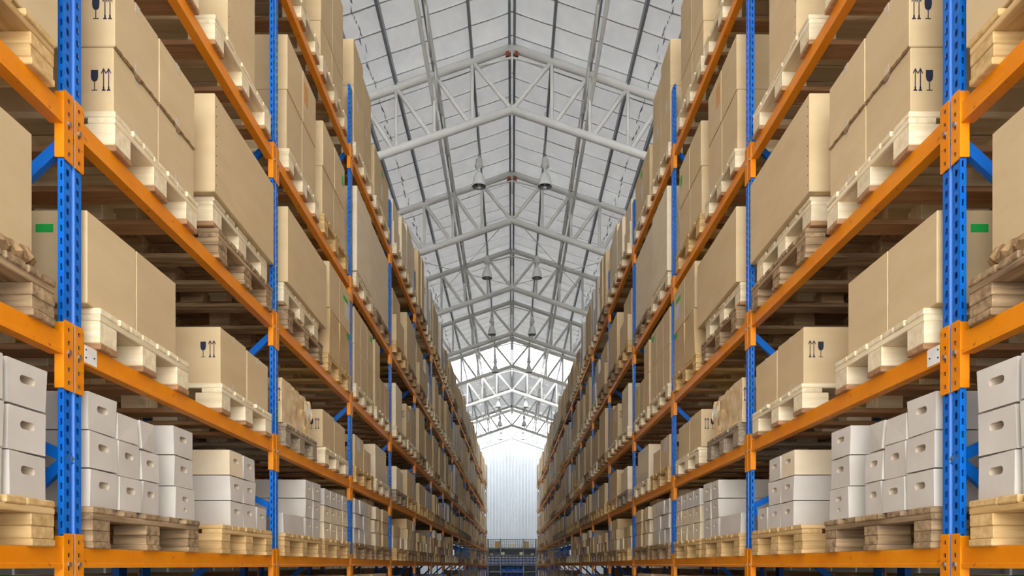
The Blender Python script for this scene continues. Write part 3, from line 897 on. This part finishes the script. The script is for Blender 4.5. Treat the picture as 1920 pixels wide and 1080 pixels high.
def crumpled(dx, dy, dz):
    """wrapped carton, creased all over, torn open along the top far edge"""
    bm = bmesh.new(); n = 22
    bmesh.ops.create_cube(bm, size=1.0)
    bmesh.ops.subdivide_edges(bm, edges=bm.edges[:], cuts=n, use_grid_fill=True)
    for v in bm.verts:
        x, y, z = v.co
        p = Vector((x * dx, y * dy, z * dz))
        k = 0.25 + 0.75 * max(0.0, min(1.0, (y + 0.3) * 1.4))
        q = noise.noise_vector(p * 14.0) * 0.010 + noise.noise_vector(p * 34.0) * 0.005
        v.co = Vector((x * dx - dx / 2, y * dy, (z + 0.5) * dz))
        ridge = abs(noise.noise(p * 9.0 + Vector((3, 1, 2))))
        q += Vector((-0.018 * ridge, 0, 0)) * (1 if x > 0.4 else 0.2)
        if z > -0.45: v.co += q * k * 1.5
        if z > 0.2 and y > -0.1:
            v.co.z -= 0.05 * abs(noise.noise(Vector((p.x * 9, p.y * 16, 0)))) * (y + 0.3) * 2 * (z - 0.2) / 0.3
        if z < -0.45: v.co.z = max(v.co.z, 0)
    me = bpy.data.meshes.new('crumpled_carton'); bm.to_mesh(me); bm.free()
    me.materials.append(M['wrap'])
    me.polygons.foreach_set('use_smooth', [False] * len(me.polygons))
    return me
pallet(2, 2, 4.62, 5.34, 'grey', 0)
o = carton(2, 2, 4.60, 5.26, BASE(2), 0.275, 0.6, 0.0, 'kraft', row='only', stack=0, symbols=(0.035, 0.62, 0.95), obj_mesh=crumpled(0.6, 0.655, 0.275), desc='torn crumpled wrapped carton')
o['label'] = 'torn and crumpled plastic-wrapped carton on a weathered pallet, beam level two'
rr = random.Random(9)
for k in range(16):
    m = MB(); s_ = rr.uniform(0.02, 0.055)
    pts = [(0, -s_ * 0.5, 0), (0, s_ * 0.4, 0.003), (rr.uniform(-.02, .02), s_ * 0.25, s_ * 0.8), (rr.uniform(-.02, .02), -s_ * 0.2, s_ * rr.uniform(.7, 1.2)), (0.004, -s_ * .45, s_ * .4)]
    m.prism(pts, (-0.002, 0, 0))
    t = rr.random()
    add('torn_flap', m.mesh('torn_flap', 'torn'), o, (-0.012 - rr.random() * 0.06, -0.12 + 0.42 * t, 0.262 - 0.05 * t + rr.uniform(-0.03, 0.0)), rot=(rr.uniform(-.6, .6), rr.uniform(-.7, .7), rr.uniform(-.8, .8)))
for k in range(5):
    m = MB(); s_ = rr.uniform(0.05, 0.10)
    m.prism([(0, -0.012, 0), (0, 0.010, 0.01), (0.006, 0.016, -s_ * 0.5), (0.004, -0.004, -s_)], (-0.002, 0, 0))
    add('torn_flap', m.mesh('torn_flap', 'torn'), o, (0.010, 0.12 + 0.035 * k, 0.235 - rr.random() * 0.06), rot=(rr.uniform(-.3, .3), 0, rr.uniform(-.3, .3)))
pallet(2, 2, 5.57, 6.34, 'new', 1)
carton(2, 2, 5.56, 5.915, BASE(2), 0.285, 0.62, 0.0, 'kraft', row='only', stack=1, symbols=(0.05, 0.6, 0.95), patches=TAPE2)
carton(2, 2, 5.92, 6.29, BASE(2), 0.27, 0.62, 0.0, 'kraft', row='only', stack=2, patches=TAPE2)
# level three
pallet(2, 3, 4.66, 5.50, 'aged', 0)
pallet(2, 3, 4.64, 5.45, 'new', 0, a=0.0, zoff=PH, upper=True)
carton(2, 3, 4.64, 5.58, BASE(3, 2), 0.475, 0.62, 0.025, 'kraft', row='only', stack=0, desc='long brown carton')
pallet(2, 3, 5.66, 6.42, 'honey', 1)
for s_, (ua, ub) in enumerate(((5.72, 6.05), (6.055, 6.43))):
    carton(2, 3, ua, ub, BASE(3), 0.36, 0.62, 0.01, 'tan', row='bottom', stack=s_ + 1, jit=0.008, patches=(('green', 0.82, 0.92, 0.10, 0.035),) if s_ else ())
    carton(2, 3, ua, ub, BASE(3) + 0.36, 0.36, 0.62, 0.01, 'kraft', row='top', stack=s_ + 1, patches=(('green', 0.55, 0.70, 0.16, 0.035), ('label', 0.68, 0.46, 0.14, 0.12)) if s_ else ())
# level four
pallet(2, 4, 4.68, 5.40, 'new', 0)
for s_, (ua, ub) in enumerate(((4.69, 5.025), (5.03, 5.355))):
    carton(2, 4, ua, ub, BASE(4), 0.38, 0.62, 0.0, 'kraft', row='bottom', stack=s_)
    carton(2, 4, ua, ub, BASE(4) + 0.38, 0.35, 0.62, 0.006, 'kraft', row='top', stack=s_, patches=(('stain', 0.22, 0.62, 0.10, 0.14),) if s_ else ())
pallet(2, 4, 5.54, 6.34, 'honey', 1)
for s_, (ua, ub) in enumerate(((5.55, 5.90), (5.905, 6.25))):
    carton(2, 4, ua, ub, BASE(4), 0.36, 0.62, 0.0, 'kraft', row='bottom', stack=s_ + 2)
    carton(2, 4, ua, ub, BASE(4) + 0.36, 0.34, 0.62, 0.006, 'kraft', row='top', stack=s_ + 2, patches=(('green', 0.80, 0.62, 0.06, 0.08),) if s_ else ())
# level five
pallet(2, 5, 4.62, 5.40, 'new', 0); carton(2, 5, 4.66, 5.12, BASE(5), 0.7, 0.62, 0.0, 'kraft', row='only', stack=0)
pallet(2, 5, 5.50, 6.30, 'new', 1)
for s_, (ua, ub) in enumerate(((5.28, 5.62), (5.625, 5.98))):
    carton(2, 5, ua + 0.22, ub + 0.22, BASE(5), 0.26, 0.62, 0.0, 'kraft', row='bottom', stack=s_ + 1)
    carton(2, 5, ua + 0.22, ub + 0.22, BASE(5) + 0.26, 0.62, 0.62, 0.004, 'kraft', row='top', stack=s_ + 1)

# ---- bay 3 -----------------------------------------------------------------------
g = random.Random(21)
for nth in range(2):
    ua0 = U[3] + 0.11 + nth * 0.96
    pallet(3, 1, ua0, ua0 + 0.84, 'aged', nth)
    for s_ in range(4):
        for k in range(3):
            mt = 'white' if (nth == 0 and s_ < 3) else ('pale' if nth == 0 or s_ < 1 else 'kraft')
            carton(3, 1, ua0 + 0.02 + s_ * 0.20, ua0 + 0.215 + s_ * 0.20, BASE(1) + k * 0.135, 0.135, 0.5, g.uniform(-0.01, 0.01), mt, 'packing_carton', ROW[3][k], s_ + nth * 4, jit=0.005)
    carton(3, 1, ua0 + 0.10, ua0 + 0.5, BASE(1) + 0.405, 0.085, 0.3, -0.1, 'kraft', 'packing_carton', 'behind', nth * 4)
pallet(3, 2, U[3] + 0.12, U[3] + 0.92, 'honey', 0)
carton(3, 2, U[3] + 0.13, U[3] + 0.52, BASE(2), 0.29, 0.62, 0.0, 'kraft', row='only', stack=0, symbols=(0.045, 0.62, 0.95), patches=(('label', 0.45, 0.75, 0.12, 0.11),))
carton(3, 2, U[3] + 0.53, U[3] + 0.86, BASE(2), 0.22, 0.62, 0.0, 'kraft', row='only', stack=1)
pallet(3, 2, U[3] + 1.08, U[3] + 1.90, 'new', 1)
carton(3, 2, U[3] + 1.10, U[3] + 1.74, BASE(2), 0.36, 0.62, 0.0, 'pale', row='only', stack=2, patches=(('tape', 0.5, 0.9, 0.3, 0.06), ('tape', 0.5, 0.13, 0.5, 0.07)))
for nth in range(2):
    ua0 = U[3] + 0.11 + nth * 0.97
    pallet(3, 3, ua0, ua0 + 0.84, 'new', nth)
    for s_ in range(3):
        top = 0.33 if nth == 0 else 0.12
        carton(3, 3, ua0 + 0.01 + s_ * 0.285, ua0 + 0.29 + s_ * 0.285, BASE(3), 0.36, 0.62, 0.0, 'kraft', row='bottom' if top else 'only', stack=s_ + nth * 3)
        if nth == 0 or s_ < 1:
            carton(3, 3, ua0 + 0.01 + s_ * 0.285, ua0 + 0.29 + s_ * 0.285, BASE(3) + 0.36, 0.33, 0.62, 0.0, 'kraft', row='top', stack=s_ + nth * 3, patches=(('green', 0.7, 0.8, 0.09, 0.05),) if s_ == 2 else ())
pallet(3, 4, U[3] + 0.12, U[3] + 0.92, 'new', 0)
carton(3, 4, U[3] + 0.10, U[3] + 0.74, BASE(4), 0.76, 0.62, 0.03, 'pale', row='only', stack=0, desc='tall pale beige carton')
pallet(3, 4, U[3] + 1.08, U[3] + 1.90, 'aged', 1)
carton(3, 4, U[3] + 0.80, U[3] + 1.86, BASE(4), 0.80, 0.62, 0.0, 'pale', row='only', stack=1, desc='large pale beige carton')
pallet(3, 5, U[3] + 0.10, U[3] + 0.90, 'new', 0)
for s_, (ua, ub) in enumerate(((0.10, 0.50), (0.505, 0.88))):
    carton(3, 5, U[3] + ua, U[3] + ub, BASE(5), 0.50, 0.62, 0.0, 'kraft', row='bottom', stack=s_, patches=(('label', 0.4, 0.8, 0.06, 0.08),))
    carton(3, 5, U[3] + ua, U[3] + ub, BASE(5) + 0.50, 0.42 if s_ == 0 else 0.34, 0.62, 0.0, 'kraft', row='top', stack=s_)
pallet(3, 5, U[3] + 1.06, U[3] + 1.88, 'new', 1)
carton(3, 5, U[3] + 1.06, U[3] + 1.88, BASE(5), 0.52, 0.62, 0.0, 'kraft', row='only', stack=2, patches=(('green', 0.55, 0.85, 0.09, 0.06), ('label', 0.5, 0.45, 0.1, 0.16)))

# ---- bays 4 and on ---------------------------------------------------------------
for b in range(0, NB):
    for lvl in ((1, 2, 3, 4, 5) if b > 3 else ()):
        for nth in range(2):
            g = random.Random(b * 101 + lvl * 11 + nth)
            ua0 = U[b] + 0.10 + nth * 0.96 + g.uniform(-0.02, 0.04); W = g.choice((0.80, 0.82, 0.84))
            pallet(b, lvl, ua0, ua0 + W, g.choice(('new', 'new', 'honey', 'aged', 'aged', 'grey') if lvl < 3 else ('new', 'new', 'honey', 'aged')), nth, a=0.05)
            if lvl == 1:
                if g.random() < (0.5 if b > 7 else 0.12) and b > 5: continue
                n = g.choice((3, 4)); w = (W - 0.04) / n; rows = g.choice((2, 2, 3))
                for s_ in range(n):
                    for k in range(rows - (g.random() < 0.25)):
                        carton(b, 1, ua0 + 0.02 + s_ * w, ua0 + 0.015 + (s_ + 1) * w, BASE(1) + k * 0.135, 0.135, 0.5, g.uniform(0.0, 0.04), g.choice(('kraft', 'kraft', 'tan', 'pale')), 'packing_carton', ROW[3][k], s_ + nth * 4)
            else:
                hmax = {2: 0.44, 3: 0.70, 4: 0.86, 5: 0.95}[lvl]
                n = g.choice((1, 1, 2, 2, 3)); Wl = W - 0.02 - (g.uniform(0.05, 0.3) if g.random() < 0.5 else 0.0); w = Wl / n; H = hmax * g.uniform(0.6, 0.98)
                mt = g.choice(('kraft', 'kraft', 'kraft', 'pale', 'white') if lvl > 2 else ('kraft', 'kraft', 'tan', 'pale', 'white'))
                for s_ in range(n):
                    hs = H * g.uniform(0.86, 1.0)
                    two = lvl >= 4 and g.random() < 0.4 and b < 8
                    pt = g.choice(((), (('label', 0.5, 0.7, 0.13, 0.13),), ())) if not two else ()
                    carton(b, lvl, ua0 + 0.01 + s_ * w, ua0 + 0.005 + (s_ + 1) * w, BASE(lvl), hs * (0.5 if two else 1), 0.62, g.uniform(0.01, 0.05), mt, row='bottom' if two else 'only', stack=s_ + nth * 2, patches=pt,
                           symbols=(0.05, 0.7, 1.0) if g.random() < 0.25 and s_ == 0 else None)
                    if two:
                        carton(b, lvl, ua0 + 0.01 + s_ * w, ua0 + 0.005 + (s_ + 1) * w, BASE(lvl) + hs * 0.5, hs * 0.5, 0.62, 0.0, mt, row='top', stack=s_ + nth * 2)
    # floor places below the first beam
    for nth in range(2):
        g = random.Random(b * 77 + nth)
        if g.random() < (0.6 if b > 3 else 2):
            ua0 = U[b] + 0.10 + nth * 0.96
            pallet(b, 0, ua0, ua0 + 0.82, 'aged', nth)
            carton(b, 0, ua0 + 0.02, ua0 + 0.80, BASE(0), g.uniform(1.1, 1.36) if b > 3 else 1.39, 0.62, -0.02, g.choice(('kraft', 'tan', 'white')), row='only', stack=nth)

# ---- loads of the row standing back to back with this one, seen through the gaps ----
rear_box = MB()
RA = -(RD + 0.12)
for b in range(0, 9):
    for lvl in range(0, 6):
        for nth in range(2):
            g = random.Random(b * 57 + lvl * 5 + nth * 3 + 900)
            ua0 = U[b] + 0.12 + nth * 0.97
            zz = ZB[lvl] if lvl else -ZC
            ki = g.randrange(2)
            for i in range(5): stuff_box(rear_box, ua0 + i * 0.165, ua0 + i * 0.165 + 0.14, RA - 0.8, RA, zz + 0.12, zz + PH, 4)
            for i in range(3):
                stuff_box(rear_box, ua0 + i * 0.345, ua0 + i * 0.345 + 0.112, RA - 0.8, RA, zz, zz + 0.12, 4)
            hmax = {0: 1.44, 1: 0.42, 2: 0.46, 3: 0.72, 4: 0.9, 5: 0.6}[lvl]
            h = hmax * (g.uniform(0.6, 0.98) if lvl else 0.985)
            stuff_box(rear_box, ua0, ua0 + 0.8, RA - 0.75, RA - 0.05, zz + PH, zz + PH + h, ki)
        if lvl: stuff_box(rear_box, U[b] + 0.05, U[b + 1] - 0.05, RA - 0.06, RA - 0.02, ZB[lvl] - BH, ZB[lvl] - 0.001, 5)
    stuff_box(rear_box, U[b] - 0.045, U[b] + 0.045, RA - 0.04, RA, -ZC, ZTOP, 6)
o = add('rear_row_loads', rear_box.mesh('rear_row_loads', ['kraft', 'tan', 'pale', 'white', 'aged_x', 'orange', 'blue']))
tag(o, 'loads and steelwork of the back-to-back rack row seen through the gaps', 'rear rack', kind='stuff')

if far_box.v:
    o = add('far_carton_rows', far_box.mesh('far_carton_rows', MATI))
    tag(o, 'rows of tiny cartons on the far rack bays near the end wall', 'cartons', kind='stuff')
if far_pal.v:
    o = add('far_pallet_rows', far_pal.mesh('far_pallet_rows', [k + '_x' for k in WOODS]))
    tag(o, 'rows of tiny pallets on the far rack bays near the end wall', 'pallets', kind='stuff')

mirror_all()

# ------------------------------------------------------------------ shelving across the end of the aisle
YS = 40.0; S = YS / F_PX
sz = lambda y: ZC + (1060 - y) * S
HW = 2.6
for i, x in enumerate((-2.6, -1.95, -1.3, -0.62, 0.62, 1.3, 1.95, 2.6)):
    fr = add('shelving_ladder', None, loc=(x, YS, 0))
    tag(fr, ('grey steel ladder frame beside the blue bins of the end shelving', 'grey steel ladder frame at the outer end of the end shelving')[i < 3 or i > 4], 'shelf frame', f'shelf frames {i < 3 or i > 4}')
    for y in (-0.055, 0.61):
        m = MB(); m.box(-0.025, 0.025, y, y + 0.05, 0, sz(1010)); add('post', m.mesh('post', 'shelf_steel'), fr)
    m = MB()
    for q in range(6): m.box(-0.012, 0.012, -0.01, 0.61, 0.05 + q * 0.1, 0.065 + q * 0.1)
    add('base_rung', m.mesh('base_rung', 'shelf_steel'), fr)
LV = [1027, 1040.5, 1047.5, 1053.0, 1058.5, 1071.5, 1084]
for i, y in enumerate(LV):
    m = MB(); m.box(-HW, HW, 0.0, 0.6, sz(y) - 0.03, sz(y)); m.box(-HW, HW, -0.004, 0.0, sz(y) - 0.045, sz(y))
    tag(add('shelf_board', m.mesh('shelf_board', 'shelf_steel')), f'grey steel shelf board, {ORD[i]} down in the end shelving', 'shelf').location = (0, YS, 0)
m = MB(); m.box(-HW, HW, 0.665, 0.685, 0.2, sz(1027))
o = add('back_panel', m.mesh('back_panel', 'shelf_steel'), loc=(0, YS, 0)); tag(o, 'steel back panel closing the end shelving', 'panel')
np_ = add('net_panel', None, loc=(0, YS + 0.69, sz(1027))); tag(np_, 'grey wire net panel along the top of the end shelving', 'panel')
NH = sz(1010) - sz(1027)
m = MB(); m.box(-HW, HW, 0, 0.03, NH - 0.03, NH); add('top_rail', m.mesh('top_rail', 'shelf_steel'), np_)
m = MB(); m.box(-0.014, 0.014, 0.0, 0.012, 0, NH); vb = m.mesh('upright_bar', 'mesh_net')
m = MB(); m.box(-HW, HW, -0.012, 0.0, -0.01, 0.01); hb = m.mesh('cross_bar', 'mesh_net')
for i in range(44): add('upright_bar', vb, np_, (-HW + i * 2 * HW / 43, 0, 0))
for i in range(6): add('cross_bar', hb, np_, (0, 0, 0.02 + (NH - 0.06) * i / 5))

def shelf_item(name, x, yb, w, h, mat, label, cat, group=None, d=0.3):
    m = MB()
    m.box(-w / 2, w / 2, 0, d, 0, h)
    if name == 'wooden_crate':
        for i in range(5): m.box(-w / 2 - 0.008, w / 2 + 0.008, -0.012, 0, h * (i + 0.08) / 5, h * (i + 0.92) / 5)
    else:
        m.box(-w / 2 - 0.004, w / 2 + 0.004, -0.004, d + 0.004, h * 0.86, h)
    o = add(name, m.mesh(name, mat), loc=(x, YS + 0.06, sz(yb)))
    return tag(o, label, cat, group)
for s in (-1, 1):
    shelf_item('wooden_crate', s * 0.77, 1027, 0.28, 0.35, 'honey_y', 'slatted wooden crate on the top shelf at the aisle end', 'crate', 'crates on end shelving')
    shelf_item('white_box', s * 0.54, 1027, 0.11, 0.19, 'white', 'tall white box beside a wooden crate on the end shelving', 'box', 'tall white boxes on end shelving')
    shelf_item('white_box', s * 0.32, 1027, 0.10, 0.09, 'white', 'tiny white box alone on the top end shelf', 'box', 'tiny white boxes on end shelving')
    shelf_item('paper_parcel', s * 0.075, 1027, 0.13, 0.20, 'pale', 'pale parcel at the middle of the top end shelf', 'parcel', 'parcels on end shelving')
    shelf_item('white_box', s * 1.05, 1027, 0.14, 0.12, 'white', 'squat white box outside a wooden crate on the end shelving', 'box', 'squat white boxes on end shelving')
    shelf_item('paper_parcel', s * 0.50, 1040.5, 0.18, 0.16, 'pale', 'pale parcel on the second end shelf', 'parcel', 'parcels on second end shelf')
    shelf_item('paper_parcel', s * 1.10, 1040.5, 0.14, 0.09, 'tan', 'small tan parcel on the second end shelf', 'parcel', 'tan parcels on second end shelf')

mb = MB()      # open-fronted storage bin
def bin_mesh(w, h, d, t=0.012):
    m = MB()
    m.box(-w / 2, w / 2, 0, d, 0, t); m.box(-w / 2, -w / 2 + t, 0, d, 0, h); m.box(w / 2 - t, w / 2, 0, d, 0, h)
    m.box(-w / 2, w / 2, d - t, d, 0, h); m.box(-w / 2, w / 2, 0, t, 0, h * 0.42); m.box(-w / 2 - 0.003, w / 2 + 0.003, -0.006, 0.0, h * 0.38, h * 0.46)
    return m.mesh('storage_bin', 'bin')
me_bin = bin_mesh(0.178, 0.112, 0.28)
m = MB(); m.box(-0.068, 0.068, -0.02, 0.22, 0.05, 0.108); m.box(-0.06, 0.06, 0.02, 0.2, 0.012, 0.05); me_fill = m.mesh('white_contents', 'white')
me_big = bin_mesh(0.29, 0.26, 0.4)
for r_, yb in enumerate((1047.5, 1053.0, 1058.5)):
    for i in range(14):
        x = (i - 6.5) * 0.19
        o = add('storage_bin', me_bin, loc=(x, YS + 0.05, sz(yb)))
        tag(o, f'small blue bin of white goods, {("upper", "middle", "lower")[r_]} bin row of end shelving', 'bin', f'blue bins {r_}')
        add('white_contents', me_fill, o)
for yb, rw in ((1071.5, 'large blue bin on the shelf under the small bin rows'), (1084, 'large blue bin on the lowest visible end shelf')):
    for i in range(4):
        o = add('storage_bin', me_big, loc=((i - 1.5) * 0.31, YS + 0.04, sz(yb)))
        tag(o, rw, 'bin', 'large bins ' + str(yb))
print('objects', len(sc.objects), COUNT, PAL_N)
